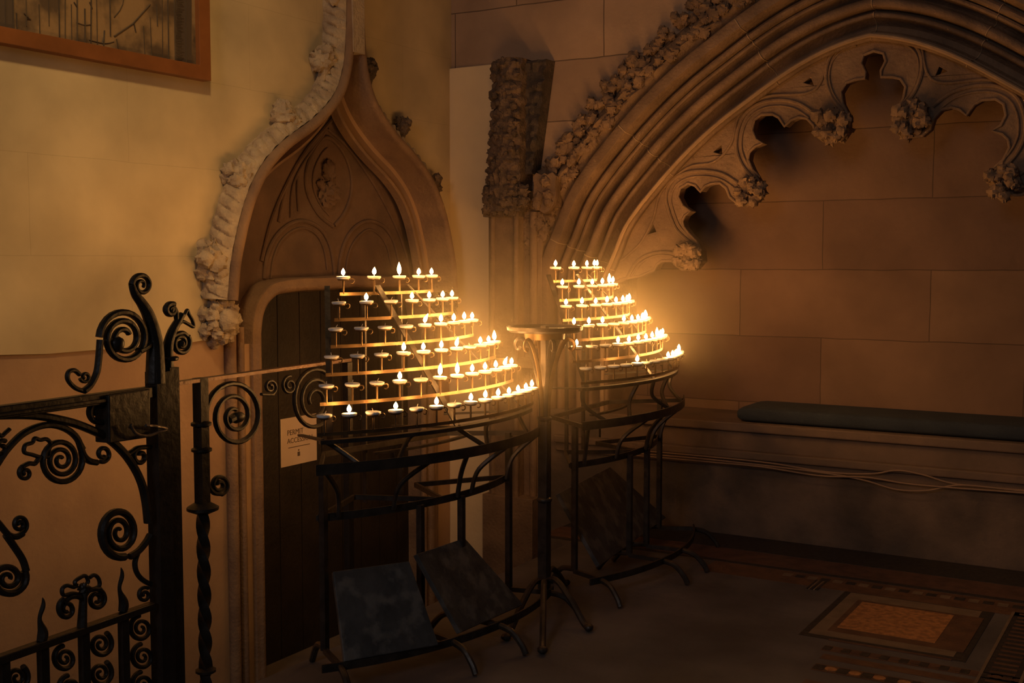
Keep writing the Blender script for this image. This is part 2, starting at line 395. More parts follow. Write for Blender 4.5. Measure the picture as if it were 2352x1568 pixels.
# notice
NT = thing('notice', 'pinkish paper notice with faint lettering on the dark door', 'notice', (XD + .002, onx(644, 1070, XD).y, onx(644, 1070, XD).z))
ny0, nz0 = onx(645, 1074, XD).y, onx(645, 1074, XD).z; nz1 = onx(643, 963, XD).z; nw = .30
MB().box((XD, ny0, nz0), (XD + .003, ny0 + nw, nz1)).obj('sheet', M_PAPER, NT, smooth=False)
def text(s, name, loc, size, rot, m, parent, align='LEFT', ext=.0006):
    c = bpy.data.curves.new(name, 'FONT'); c.body = s; c.size = size; c.align_x = align; c.extrude = ext; c.materials.append(m)
    t = bpy.data.objects.new(name, c); COL.objects.link(t); bpy.context.view_layer.update()
    me = bpy.data.meshes.new_from_object(t.evaluated_get(bpy.context.evaluated_depsgraph_get())); bpy.data.objects.remove(t)
    o = bpy.data.objects.new(name, me); COL.objects.link(o); o.location = loc; o.rotation_euler = rot
    o.parent = parent; o.matrix_parent_inverse = parent.matrix_world.inverted(); return o
r_left = (pi / 2, 0, pi / 2)
hN = nz1 - nz0
text('PERMIT', 'lettering', (XD + .004, ny0 + .05, nz1 - hN * .36), .042, r_left, M_INK, NT)
text('ACCESSION', 'lettering', (XD + .004, ny0 + .05, nz1 - hN * .53), .040, r_left, M_INK, NT)
ic = MB().box((XD + .003, ny0 + .06, nz1 - hN * .63), (XD + .0042, ny0 + .24, nz1 - hN * .615))
ic.lathe([(.006, 0), (.006, .001)], (0, 0, 0), 10) if False else None
ic.box((XD + .003, ny0 + .135, nz0 + hN * .17), (XD + .0042, ny0 + .155, nz0 + hN * .26)); ic.box((XD + .003, ny0 + .14, nz0 + hN * .28), (XD + .0042, ny0 + .15, nz0 + hN * .31))
ic.obj('rule_and_emblem', M_INK, NT, smooth=False)

DS = thing('stone_doorway', 'carved stone ogee doorway with crockets round the small dark door', 'doorway', (0, AX, PZ))
def sweep(path, prof, m, name, parent, disp=None, plane='x', sub=1, close_ends=False, **k):
    """profile points (outward offset n, depth d) carried along a 2D path lying in a wall plane"""
    rows = []; n = len(path); s = 0
    for i in range(n):
        a, b = path[max(0, i - 1)], path[min(n - 1, i + 1)]
        tx, ty = b[0] - a[0], b[1] - a[1]; l = math.hypot(tx, ty) or 1
        nx, ny = -ty / l, tx / l
        if i: s += math.hypot(path[i][0] - path[i - 1][0], path[i][1] - path[i - 1][1])
        row = []
        for j, (o, d) in enumerate(prof):
            if disp: o2, d2 = disp(s, j, len(prof)); o, d = o + o2, d + d2
            u, v = path[i][0] + nx * o, path[i][1] + ny * o
            row.append(Vector((d, u, v)) if plane == 'x' else Vector((u, -d, v)))
        rows.append(row)
    b = MB(); b.grid(rows)
    return b.obj(name, m, parent, **k)
# roll-and-hollow hood mould; outward is to the left of the upward path
def circ(cn, cdp, r, a0, a1, n=6): return [(cn + r * math.cos(math.radians(a0 + (a1 - a0) * i / n)), cdp + r * math.sin(math.radians(a0 + (a1 - a0) * i / n))) for i in range(n + 1)]
hood = circ(.0, HX - .02, .022, 200, -10, 7)[::-1]
prof = [(.028, HX - .05), (.026, HX - .02)] + circ(.0, HX - .02, .026, 0, 180, 8) + [(-.03, HX - .06), (-.045, .05), (-.055, -.02), (-.075, -.05), (-.095, -.055), (-.105, -.03), (-.12, -.005), (-.135, -.01), (-.14, -.06)]
sweep(hl, prof, M_DSTONE, 'hood_mould', DS)
sweep(hr, prof, M_DSTONE, 'hood_mould', DS)
# leaf-cut outer band between hood and wall: seen on the near (left) flank
def leaf(s, j, m):
    t = j / (m - 1)
    a = abs(math.sin((s * 1.0 - t * .06) * pi / .058)) ** .38; b = noise.noise(Vector((s * 22, t * 5, 3)))
    return (.032 * a * (1 - t ** 2) * min(1, t * 5) + .010 * b, .006 * b)
band = [(.030 + .045 * (i / 14) ** .8 + .012 * math.sin(pi * i / 14), HX - .026 - (HX - .026) * i / 14) for i in range(15)]
hl2 = crom(hl[::2], 12); hr2 = crom(hr[::2], 12)
sweep(hl2, band, M_CARVE, 'leaf_band', DS, disp=leaf)
sweep(hr2, band, M_CARVE, 'leaf_band', DS, disp=leaf)
def crocket(c, s, seed, side=-1, m=M_CARVE, parent=DS, name='crocket'):
    b = MB(); c = Vector(c)
    rnd = random.Random(seed)
    b.blob(c, s * .62, seed, .45, 2.6)
    for i in range(6):
        a = rnd.uniform(0, 2 * pi); r = s * .5
        b.blob(c + Vector((rnd.uniform(-.3, .4) * s, math.cos(a) * r, math.sin(a) * r)), s * rnd.uniform(.28, .42), seed * 7 + i, .45, 2.4, 14, 9)
    # stalk curling up from the hood
    b.tube(crom([tuple(c + Vector((-.3 * s, -side * .1 * s, -1.35 * s))), tuple(c + Vector((0, -side * .1 * s, -.8 * s))), tuple(c + Vector((.2 * s, 0, -.3 * s)))], 5), [s * .35 * (1 - .04 * i) for i in range(11)], 8)
    return b.obj(name, m, parent)
for i, (q, s) in enumerate((((738, 140), .105), ((650, 268), .11), ((550, 398), .115), ((485, 600), .125))):
    p = onx(q[0], q[1], .06); crocket(p, s, 3 + i)
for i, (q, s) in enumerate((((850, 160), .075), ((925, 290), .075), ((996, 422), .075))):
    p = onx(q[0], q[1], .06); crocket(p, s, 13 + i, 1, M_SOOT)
# rosette label stop at the foot of the hood
b = MB(); p = onx(522, 735, .09)
b.blob(p, .06, 91, .2, 2.0, squash=(.9, 1, 1.15))
for i in range(11):
    a = 2 * pi * i / 11; b.blob(p + Vector((-.02, .075 * math.cos(a), .085 * math.sin(a))), .034, 50 + i, .5, 2.5, 14, 9)
for i in range(7):
    a = 2 * pi * i / 7; b.blob(p + Vector((-.07, .09 * math.cos(a), .09 * math.sin(a) - .01)), .04, 70 + i, .5, 2.5, 12, 8)
b.obj('label_stop', M_CARVE, DS)
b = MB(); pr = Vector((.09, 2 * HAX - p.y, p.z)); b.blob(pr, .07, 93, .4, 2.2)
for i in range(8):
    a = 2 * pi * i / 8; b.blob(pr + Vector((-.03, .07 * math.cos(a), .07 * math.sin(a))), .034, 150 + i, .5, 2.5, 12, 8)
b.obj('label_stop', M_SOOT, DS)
# finial shaft above the point, with a leafy cap
fin = MB(); fy, fz = HAX, hl[-1][1]
z0 = onx(812, 120, HX).z
ys = onx(770, 60, .0).y
fin.box((.0, HAX - .10, z0), (.05, HAX + .06, z0 + 1.2))
fin.box((.05, HAX - .055, z0), (HX + .01, HAX + .045, z0 + 1.2))
for i in range(16):
    zz = z0 + .02 + i * .07
    fin.blob((.075, HAX - .085, zz), .032, 200 + i, .5, 2.6, 12, 8, (1.3, .7, 1)); 
zc = onx(790, 5, .1).z
for i in range(7): fin.blob((.09, HAX - .12 + i * .035, zc + .01 * (i % 2)), .035, 260 + i, .4, 2.5, 12, 8)
fin.obj('finial_shaft', M_CARVE, DS)
# tympanum: the panel inside the ogee, cut by the door head, with blind tracery
TX = -.10
d2 = offset2([(y, z) for y, z in door_half], .0)
dh = [(y, z) for y, z in door_half if z > 1.14]
left_edge = ti
poly = [(TX, dh[0][0], 1.14)] + [(TX, left_edge[0][0], 1.14)] + [(TX, y, z) for y, z in left_edge] + [(TX, HAX, left_edge[-1][1] + .1)] + \
       [(TX, 2 * HAX - y, z) for y, z in reversed(left_edge)] + [(TX, 2 * AX - dh[0][0], 1.14)] + [(TX, 2 * AX - y, z) for y, z in dh[1:]] + [(TX, y, z) for y, z in reversed(dh[1:])]
tb = MB(); tb.plate([poly], (-.08, 0, 0))
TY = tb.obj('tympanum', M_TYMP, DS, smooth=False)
rib = MB()
def onT(pts, x=TX): return [onx(px, py, x) for px, py in pts]
def ribt(pts, r=.011, x=TX + .004): rib.tube(onT(crom(pts, 6), x), r, 8)
ribt([(606, 640), (612, 590), (632, 545), (665, 515), (700, 508), (735, 525), (757, 562), (766, 610), (768, 650)], .012)
ribt([(622, 640), (628, 595), (645, 555), (672, 530), (700, 524), (728, 540), (745, 575), (752, 620)], .007)
ribt([(778, 650), (780, 600), (792, 555), (815, 522), (845, 508), (878, 518), (902, 550), (915, 600), (920, 645)], .012)
ribt([(795, 640), (797, 600), (808, 565), (826, 540), (848, 527), (872, 540), (890, 570), (898, 610)], .007)
ribt([(765, 520), (730, 490), (705, 440), (704, 390), (722, 345), (750, 315), (785, 345), (805, 395), (806, 445), (790, 490), (768, 518)], .011)
ribt([(757, 495), (735, 468), (720, 430), (722, 390), (738, 355), (752, 340)], .006)
ribt([(686, 485), (683, 440), (684, 405)], .009); ribt([(668, 500), (672, 430), (700, 370), (750, 300)], .008)
ribt([(752, 296), (800, 340), (850, 410), (890, 480), (925, 560), (945, 640)], .01)
ribt([(640, 510), (655, 440), (690, 370), (750, 296)], .01)
ribt([(600, 600), (622, 510), (655, 430), (700, 350), (765, 270), (803, 200)], .012)
ribt([(803, 200), (835, 270), (895, 360), (945, 440), (985, 530), (1005, 620)], .012)
ribt([(808, 200), (850, 285), (905, 370), (955, 460), (990, 560)], .008)
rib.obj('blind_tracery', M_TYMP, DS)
fg = MB(); cc = onx(752, 420, TX)
fg.blob(cc + Vector((.01, 0, .07)), .055, 7, .3, 2.2, squash=(.6, 1, 1.1)); fg.blob(cc + Vector((.01, -.01, -.07)), .085, 8, .5, 2.6, squash=(.4, 1, .8))
for i in range(6): fg.blob(cc + Vector((.01, -.07 + .028 * i, -.01 - .02 * (i % 3))), .03, 30 + i, .5, 2.6, 12, 8, (.5, 1, 1))
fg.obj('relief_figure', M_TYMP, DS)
# roll moulding round the door opening and jamb shafts
full = door_out
pj = [(.078, -.11), (.075, .012), (.07, .02), (.055, .022)] + circ(.03, .008, .024, 40, 170, 6) + [(.004, -.02), (-.004, -.05), (-.006, -.17)]
rv = [(y, z) for y, z in full]
sweep(rv, pj, M_DSTONE, 'door_moulding', DS)
js = MB()
for sgn, base in ((1, hl[0][0]),):
    for yy_, r in ((base + .10, .03), (base + .17, .02)):
        js.tube([(.02, yy_, PZ), (.02, yy_, 1.22)], r, 12)
        js.tube([(.02, 2 * HAX - yy_, PZ), (.02, 2 * HAX - yy_, 1.22)], r, 12)
js.obj('jamb_shaft', M_DSTONE, DS)

# ================================================================== FRAMED PANEL HIGH ON THE LEFT WALL
PF = thing('framed_panel', 'engraved bronze panel in an orange-brown wooden frame on the cream wall', 'picture frame', (.02, -2.9, 2.4))
PO = (-2.145, 2.41); PI_ = (-2.215, 2.475); PY0 = -4.6; PZ1 = 4.4
th = .055
fr = MB()
def frame_bar(a, b, c, d):  # quad outline in (y,z)
    fr.plate([[(.012, *a), (.012, *b), (.012, *c), (.012, *d)]], (th, 0, 0))
frame_bar((PY0, PO[1]), PO, PI_, (PY0 + .07, PI_[1])); frame_bar(PO, (PO[0], PZ1), (PI_[0], PZ1 - .07), PI_)
frame_bar((PO[0], PZ1), (PY0, PZ1), (PY0 + .07, PZ1 - .07), (PI_[0], PZ1 - .07)); frame_bar((PY0, PZ1), (PY0, PO[1]), (PY0 + .07, PI_[1]), (PY0 + .07, PZ1 - .07))
fr.obj('frame', M_FRAME, PF, smooth=False, bevel=.006)
MB().box((.012, PY0 + .05, PI_[1] - .02), (.04, PI_[0] + .02, PZ1 - .05)).obj('panel', M_PANEL, PF, smooth=False)
eng = MB(); X_ = .041
def eline(pts, w=.0035):
    p = [onx(a, b, X_) for a, b in pts]
    eng.tube([tuple(q) for q in p], w, 6)
for pts in ([(135, -60), (137, 95)], [(177, -60), (178, 100)], [(195, 20), (196, 104)], [(210, -40), (209, 108)], [(252, -60), (254, 84)], [(262, 84), (305, 55), (345, 10)], [(308, 55), (312, 74)],
            [(38, 30), (40, 75)], [(170, 5), (178, 18)], [(206, 5), (212, 20)], [(385, -60), (388, 140)], [(400, -60), (403, 145)], [(427, -60), (428, 150)], [(360, 10), (362, 60)], [(235, 100), (240, 70), (238, 110)],
            [(55, 30), (70, 45), (62, 44)], [(12, -40), (14, 78)], [(30, -40), (31, 82)]):
    eline(pts)
for i in range(60):   # the band of worn blackletter down the right margin, only strokes can be made out
    a = -60 + i * 3.35; dx = random.uniform(-2, 2)
    eline([(406 + dx, a), (406 + random.uniform(9, 17), a + random.uniform(0, 3))], .0022)
for pts in ([(150, -60), (150, 92)], [(164, 10), (165, 96)], [(222, 0), (224, 112)], [(268, 90), (272, 114)], [(330, 60), (333, 128)], [(345, 40), (349, 130)], [(60, -60), (61, 60)], [(90, 10), (92, 84)], [(112, -60), (113, 60)],
            [(290, -60), (282, 10), (262, 40)], [(372, -60), (374, 136)], [(322, -60), (340, 0)], [(205, 92), (240, 100), (262, 96)], [(176, 52), (195, 58), (210, 56)]):
    eline(crom(pts, 3), .0022)
eng.obj('engraving', M_PLINE, PF)
dk = MB()
dk.plate([[onx(q[0], q[1], .0405) for q in ((403, -60), (440, -60), (440, 156), (403, 150))]], (.0008, 0, 0))
MDK = mat('dark_bronze', (.085, .06, .045), .6)
dk.obj('dark_border', MDK, PF, smooth=False); dk = MB()
dk.plate([[onx(q[0], q[1], .0405) for q in ((0, -60), (30, -60), (34, 78), (0, 74))]], (.0008, 0, 0))
dk.obj('dark_border', MDK, PF, smooth=False)

# ================================================================== TOMB RECESS ON THE RIGHT WALL
TA = thing('arched_recess', 'wide moulded stone arch with cusped tracery on the right wall', 'arch', (XA, 0, LZ))
# concentric mouldings, outward offset n from the intrados, d = how far they stand out
ap = [(.0, -RB), (.0, -.13), (-.010, -.11), (-.014, -.09)] + circ(-.002, -.055, .020, 200, 60, 5) + [(.016, -.06), (.02, -.10), (.045, -.15), (.075, -.16), (.10, -.13)] + \
     circ(.118, -.095, .014, 190, 10, 5) + [(.135, -.13), (.150, -.13)] + circ(.175, -.06, .026, 190, -10, 6) + [(.203, -.10), (.222, -.125), (.24, -.10)] + \
     circ(.256, -.055, .013, 190, 0, 4) + [(.272, -.09)] + circ(.292, -.025, .020, 190, 0, 5) + [(.314, -.06), (.324, -.055), (.33, .0), (.338, .04), (.345, .052), (.395, .056), (.405, .05), (.41, .02), (.43, .0)]
sweep(arcJ, ap, M_ARCH, 'moulded_arch', TA, plane='y')
def roof(s, j, m):
    t = j / (m - 1); e = math.sin(pi * t)
    n_ = noise.turbulence(Vector((s * 9, t * 2.4, 5)), 4, True); k = abs(math.sin(s * pi / .17 + t * 1.5))
    return (0, e * (.055 * n_ + .045 * k * abs(math.sin(t * 7))))
fp = [(.415 + .15 * i / 14, .0 + .01 * math.sin(pi * i / 14)) for i in range(15)]
arcD = crom(arcF[::2], 5)
sweep(arcD, fp, M_ARCH, 'foliage_hood', TA, disp=roof, plane='y')
arcC = arcF[5:-5:6]
for i, (x, z) in enumerate(arcC):
    if i % 1 == 0:
        a, b_ = arcC[max(0, i - 1)], arcC[min(len(arcC) - 1, i + 1)]
        tx, ty = b_[0] - a[0], b_[1] - a[1]; l = math.hypot(tx, ty); nx, nz = -ty / l, tx / l
        b = MB()
        for k in range(9):
            t = (k - 4) * .028
            b.blob((x + nx * (.60 + random.uniform(-.05, .06)) + tx / l * t, -.02 - random.uniform(0, .03), z + nz * (.58 + random.uniform(-.05, .06)) + ty / l * t), random.uniform(.026, .044), 300 + i * 9 + k, .55, 2.9, 14, 9, (1, .7, 1))
        for k in range(8):
            t = (k - 3.5) * .03
            b.blob((x + nx * (.49 + random.uniform(-.04, .04)) + tx / l * t, -.03 - random.uniform(0, .03), z + nz * (.49 + random.uniform(-.04, .04)) + ty / l * t), random.uniform(.026, .042), 900 + i * 9 + k, .6, 3, 14, 9, (1, .7, 1))
        b.obj('crocket', M_ARCH, TA)
MB().tube([(x, .012, z) for x, z in arcJ], .013, 8).obj('intrados_roll', noisy('highlit_roll_stone', (.30, .195, .115), (.38, .25, .15), 8, bump=.4), TA)  # paler than the arch stone: the roll's highlight is put into its colour
# springers: plain lighter voussoir joints
M_MORT = noisy('lime_mortar', (.42, .29, .18), (.36, .25, .15), 20)
for frac in (.055, .21, .36, .5, .64, .8, .945):
    i = int(frac * (len(arcF) - 1)); a, b_ = arcF[i - 1], arcF[i + 1]
    tx, ty = b_[0] - a[0], b_[1] - a[1]; l = math.hypot(tx, ty); nx, nz = -ty / l, tx / l; x, z = arcF[i]
    pts = [Vector((x + nx * (o + .001), -d - .0015, z + nz * (o + .001))) for o, d in ap[4:-3]]
    MB().tube(pts, .0035, 5).obj('voussoir_joint', M_MORT, TA)
# cusped tracery plate
TYP = .10; TTH = .09
def T(p, y=TYP): q = ony(p[0], p[1], y); return (q.x, q.z)
cusp = [(1400, 655), (1430, 640), (1470, 634), (1503, 620), (1510, 606), (1521, 599), (1544, 599), (1556, 611), (1566, 618), (1596, 618), (1612, 600), (1610, 575), (1600, 555), (1582, 537), (1570, 521), (1567, 508), (1573, 495), (1586, 485), (1568, 473), (1557, 452),
        (1562, 432), (1580, 421), (1597, 426), (1609, 440), (1618, 428), (1632, 422), (1653, 420), (1668, 432), (1676, 452), (1691, 465), (1735, 464), (1750, 440), (1743, 418), (1726, 388), (1717, 367), (1720, 350), (1732, 337), (1751, 329),
        (1735, 320), (1726, 300), (1731, 276), (1747, 263), (1773, 262), (1788, 270), (1801, 290), (1815, 276), (1832, 269), (1852, 272), (1867, 288), (1873, 311), (1890, 324), (1930, 324), (1946, 300), (1945, 262), (1932, 237),
        (1928, 211), (1940, 191), (1961, 183), (1983, 180), (1984, 166), (1974, 146), (1980, 127), (2003, 117)]
cw = [T(p) for p in cusp]; XT = cw[-1][0]
cw = [(x + (XA - XT) * (i / (len(cw) - 1)) ** 2, z) for i, (x, z) in enumerate(cw)]
cwf = cw + [(2 * XA - x, z) for x, z in reversed(cw[:-1])]
outr = [(x, z) for x, z in offset2(arcF, .03)]
holes = []
for tri in (((1638, 349), (1657, 333), (1659, 355)), ((1488, 538), (1500, 515), (1507, 532)), ((1845, 190), (1862, 177), (1869, 196))):
    h = [T(p) for p in tri]; holes.append(h); holes.append([(2 * XA - x, z) for x, z in reversed(h)])
tr = MB()
loops = [[(x, TYP, z) for x, z in outr] + [(x, TYP, z) for x, z in reversed(cwf)]] + [[(x, TYP, z) for x, z in h] for h in holes]
tr.plate(loops, (0, TTH, 0))
TRC = tr.obj('tracery', M_ARCH, TA, smooth=False, bevel=.006)
rb = MB()
def both(pts, r, y=TYP - .004):
    w = [T(p) for p in crom(pts, 5)]
    for q in (w, [(2 * XA - x, z) for x, z in w]): rb.tube([(x, y, z) for x, z in q], r, 8)
rb.tube([(x, TYP - .002, z) for x, z in cwf], .009, 8)
foils = [[(1592, 562), (1556, 530), (1538, 490), (1530, 450), (1545, 415), (1580, 396), (1625, 393), (1665, 402), (1700, 425)],
         [(1742, 420), (1708, 385), (1692, 345), (1695, 300), (1712, 262), (1745, 238), (1790, 230), (1835, 238), (1872, 262)],
         [(1942, 262), (1912, 225), (1898, 180), (1905, 135), (1935, 102), (1970, 90)],
         [(1440, 640), (1465, 600), (1500, 582), (1540, 580), (1570, 592)]]
for f_ in foils:
    both(f_, .011)
    c0 = (sum(p[0] for p in f_) / len(f_), sum(p[1] for p in f_) / len(f_))
    both([(c0[0] + (p[0] - c0[0]) * .86 + 3, c0[1] + (p[1] - c0[1]) * .86 + 4) for p in f_], .006)
both([(1425, 600), (1470, 560), (1500, 505), (1520, 440), (1580, 385), (1640, 372), (1680, 330), (1700, 262), (1760, 222), (1850, 215), (1885, 190), (1900, 130)], .008)
rb.obj('tracery_rib', M_ARCH, TRC)
def boss(x, z, s, seed):
    b = MB(); rnd = random.Random(seed)
    b.blob((x, TYP + .02, z), s * .8, seed, .5, 2.8, 26, 18, (1, 1.1, 1))
    for i in range(18):
        a = rnd.uniform(0, 2 * pi); r = s * rnd.uniform(.35, .85)
        b.blob((x + r * math.cos(a), TYP - .03 - rnd.uniform(0, .5) * s, z + r * math.sin(a)), s * rnd.uniform(.25, .4), seed + i, .5, 2.8, 14, 9)
    b.obj('leaf_boss', M_ARCH, TA)
for i, (p, s) in enumerate((((1588, 590), .068), ((1724, 438), .075), ((1914, 288), .085))):
    x, z = T(p); boss(x, z, s * 1.22, 400 + 20 * i); boss(2 * XA - x, z, s * 1.22, 500 + 20 * i)

# ================================================================== CROCKETED PINNACLE LEFT OF THE RECESS
PN = thing('pinnacle', 'soot-dark crocketed stone pinnacle on a buttress beside the recess', 'pinnacle', (.5, -.05, PZ))
bu = MB()
x0, x1 = ony(1130, 700, -.1).x, ony(1236, 700, -.1).x
zb = ony(1160, 487, -.1).z
bu.box((x0, -.14, PZ), (x0 + (x1 - x0) * .62, .02, zb)); bu.box((x0 + (x1 - x0) * .62, -.06, PZ), (x1, .02, zb))
bu.tube([(x0 + .03, -.14, PZ), (x0 + .03, -.14, zb)], .018, 10); bu.tube([(x0 + (x1 - x0) * .6, -.14, PZ), (x0 + (x1 - x0) * .6, -.14, zb)], .018, 10)
bu.tube([(x0 + (x1 - x0) * .85, -.07, PZ), (x0 + (x1 - x0) * .85, -.07, zb)], .025, 10)
bu.box((x0 - .015, -.15, .9), (x1, .0, .96)); bu.box((x0 - .03, -.17, PZ), (x1, .0, .1))
bu.obj('buttress', M_ARCH, PN, bevel=.004)
pt = ony(1170, 140, -.1).z; pb = zb
sp = MB(); rows = []
ns = 60
for i in range(ns + 1):
    t = i / ns; z = pb + (pt - pb) * t
    xl = ony(1124 + 24 * t, 300, -.15).x; xr = ony(1194 + 6 * t, 300, -.15).x
    row = []
    for j in range(17):
        u = j / 16; x = xl + (xr - xl) * u; y = -.14 - .06 * math.sin(pi * u)
        n_ = noise.turbulence(Vector((x * 22, z * 22, 1)), 4, True); k = abs(math.sin(z * pi / .075)) * (1 if (j < 4 or j > 12) else .4)
        row.append(Vector((x + (-.012 if u < .3 else (.012 if u > .7 else 0)) * k, y - .05 * n_ - .015 * k, z)))
    rows.append([Vector((xl, 0, z))] + row + [Vector((xr, 0, z))])
sp.grid(rows); sp.add([rows[-1][0], rows[-1][-1], rows[-1][9]], [(0, 1, 2)])
for i in range(15):
    z = pb + .08 + i * (pt - pb - .12) / 14; xl = ony(1123 + 22 * i / 14, 300, -.15).x
    s_ = .03 + (.016 if i in (11, 13, 14) else 0)
    sp.blob((xl - .004, -.15, z), s_, 600 + i, .45, 2.6, 14, 9)
for i in range(60):
    u = random.random(); t = random.random(); z = pb + (pt - pb) * t
    xl = ony(1130 + 22 * t, 300, -.15).x; xr = ony(1190 + 6 * t, 300, -.15).x
    sp.blob((xl + (xr - xl) * u, -.20, z), random.uniform(.018, .03), 640 + i, .5, 2.6, 10, 7)
sp.obj('spire', M_SOOT, PN)
bk = MB(); rows = []
for i in range(41):
    t = i / 40; z = ony(1230, 400, -.08).z + (ony(1230, 140, -.08).z - ony(1230, 400, -.08).z) * t
    xl, xr = ony(1188, 300, -.08).x, ony(1226 + 34 * t, 300, -.08).x
    rows.append([Vector((xl, 0, z))] + [Vector((xl + (xr - xl) * j / 8 + .012 * noise.noise(Vector((z * 20, j, 2))), -.09 - .05 * noise.turbulence(Vector((j * .5, z * 14, 8)), 3, True), z)) for j in range(9)] + [Vector((xr, 0, z))])
bk.grid(rows); bk.add([r for r in rows[-1]], [tuple(range(len(rows[-1])))])
bk.obj('side_shaft', M_BLACK, PN)
cp = MB()
for i in range(16):
    cp.blob(ony(1122 + (i % 6) * 16, 440 + (i // 6) * 20, -.17), .042, 700 + i, .5, 2.6, 16, 10)
cp.box((x0 - .02, -.17, zb - .03), (x0 + (x1 - x0) * .64, 0, zb + .01))
cp.obj('leaf_capital', M_SOOT, PN)
sh = MB(); c = ony(1250, 440, -.16)
sp_ = [(-.055, .115), (-.02, .10), (.0, .112), (.02, .10), (.055, .115), (.08, .09), (.072, .04), (.078, -.02), (.06, -.08), (.03, -.115), (0, -.13), (-.03, -.115), (-.06, -.08), (-.078, -.02), (-.072, .04), (-.08, .09)]
sh.plate([[c + Vector((a, 0, b)) for a, b in sp_]], (0, .035, 0)); sh.box((c.x - .05, c.y + .03, c.z - .09), (c.x + .05, 0, c.z + .09))
for i in range(9): sh.blob(c + Vector((random.uniform(-.055, .055), 0, random.uniform(-.08, .09))), .034, 760 + i, .4, 2.5, 12, 8)
sh.obj('shield', M_ARCH, PN, bevel=.006)
# pale pilaster strip filling the corner
MB().box((.0, -.02, PZ), (x0 - .01, .0, ony(1100, 152, 0).z)).obj('trim_2', M_PALE, smooth=False, bevel=.004, kind='structure')

# ================================================================== CUSHION AND CABLES
cu = MB(); xl = ony(1690, 960, .02).x; xh = XJ1 - .2
z0, z1 = LZ + .001, LZ + .085; nseg = 12
prof_c = []
def cr(x, s):  # rounded section of the cushion at x
    pts = []
    y0c, y1c = .01, .43; zc = (z0 + z1) / 2; h = (z1 - z0) / 2
    for k in range(24):
        a = 2 * pi * k / 24; ca, sa = math.cos(a), math.sin(a)
        pts.append(Vector((x, (y0c + y1c) / 2 + (y1c - y0c) / 2 * math.copysign(abs(ca) ** .25, ca) * (.8 + .2 * s), zc + h * math.copysign(abs(sa) ** .45, sa) * s)))
    return pts
rows = [cr(xl, .25), cr(xl + .006, .6), cr(xl + .025, .9), cr(xl + .06, 1)] + [cr(xl + .06 + (xh - xl - .12) * i / 8, 1) for i in range(1, 9)] + [cr(xh - .02, .9), cr(xh, .3)]
cu.grid(rows, True); cu.add(rows[0], [tuple(range(24))]); cu.add(rows[-1], [tuple(range(24))])
cu.obj('bench_cushion', M_BLUE, label='long blue-grey cushion lying on the stone seat of the recess', category='cushion')
CP = [[(1420, 1030), (1600, 1046), (1760, 1062), (1900, 1084), (2000, 1088), (2060, 1080), (2120, 1090), (2200, 1112), (2352, 1126), (2500, 1140)],
      [(1420, 1038), (1600, 1052), (1800, 1074), (1920, 1090), (1990, 1104), (2060, 1124), (2130, 1126), (2200, 1114), (2300, 1122), (2500, 1146)],
      [(1420, 1042), (1600, 1058), (1750, 1072), (1880, 1092), (1990, 1096), (2080, 1110), (2190, 1120), (2352, 1132), (2500, 1148)]]
CL = ['cable looping highest along the bench front', 'cable sagging lowest in the loop below the cushion', 'middle cable of three pinned along the bench front']
for k, pts in enumerate(CP):
    MB().tube([ony(p[0], p[1], -.062 - .004 * k) for p in crom(pts, 8)], .0045, 8).obj('cable', M_CABLE, label=CL[k], category='cable', group='cables along the bench front')

# ================================================================== IRON RAILING AND GATE
FP = Vector(onz(370, 1671, 0)); FD = Vector((-math.sin(math.radians(6.06)), math.cos(math.radians(6.06)), 0)); FN = Vector((FD.y, -FD.x, 0))
def fen(px, py, off=0.0):
    d = ray(px, py); p0 = FP + FN * off; t = (p0 - CAM).dot(FN) / d.dot(FN); return CAM + d * t
def fz(px, z, off=0.0):     # point of the fence plane under photo column px (at eye level) at height z
    p = fen(px, 600, off); return Vector((p.x, p.y, z))
def ftube(b, pts, r, off=0, flat=1.25, n=8):
    q = [fen(p[0], p[1], off) for p in pts]; m = len(q)
    rr = r if isinstance(r, (int, float)) else [r[0] + (r[1] - r[0]) * i / (m - 1) for i in range(m)]
    b.tube(q, rr, n, up=FN, flat=flat)
def fbar(b, p, q, w, h, off=0): b.bar(fen(*p, off), fen(*q, off), w, h)
GT = thing('iron_gate', 'black wrought-iron gate with scrolls and spikes, left of the post', 'gate', tuple(fz(200, 0)))
g = MB(); g.bar(fen(-120, 962), fen(372, 896), .035, .036)
g.bar(fen(-120, 967), fen(250, 916), .05, .012)
g.obj('top_rail', M_IRON, GT, bevel=.003)
g = MB(); g.bar(fen(-120, 1556), fen(350, 1390), .032, .024); g.obj('middle_rail', M_IRON, GT, bevel=.003)
st = MB(); p_ = fz(356, 0); st.box((p_.x - .028, p_.y - .028, .03), (p_.x + .028, p_.y + .028, 1.19)); 
st.tube([fen(x, y) for x, y in crom([(357, 880), (357, 830), (356, 790), (350, 755), (340, 722), (326, 697), (310, 675), (302, 652)], 6)], [.034 - .024 * i / 42 for i in range(43)], 10, up=FN)
ftube(st, [(302, 652)] + spiral(325, 655, 23, 26, 178, -1.6, .2), (.0095, .0055))
st.obj('hinge_stile', M_IRON, GT, bevel=.003)
# lock
lk = MB(); a, b_ = fen(250, 905), fen(346, 1012)
q = [fen(250, 908, .03), fen(346, 893, .03), fen(346, 1004, .03), fen(252, 1018, .03)]
lk.plate([q], FN * -.06); LK = lk.obj('lock_case', M_IRON, GT, smooth=False, bevel=.004)
h_ = MB(); h_.tube([fen(x, y, .05) for x, y in crom([(300, 975), (312, 995), (338, 1001), (365, 992), (383, 985), (360, 979), (335, 977)], 6)], .005, 8)
h_.obj('latch_handle', noisy('worn_steel', (.28, .24, .2), (.2, .17, .14), 30, rough=.3, metal=.8), LK, label='bright worn latch handle')
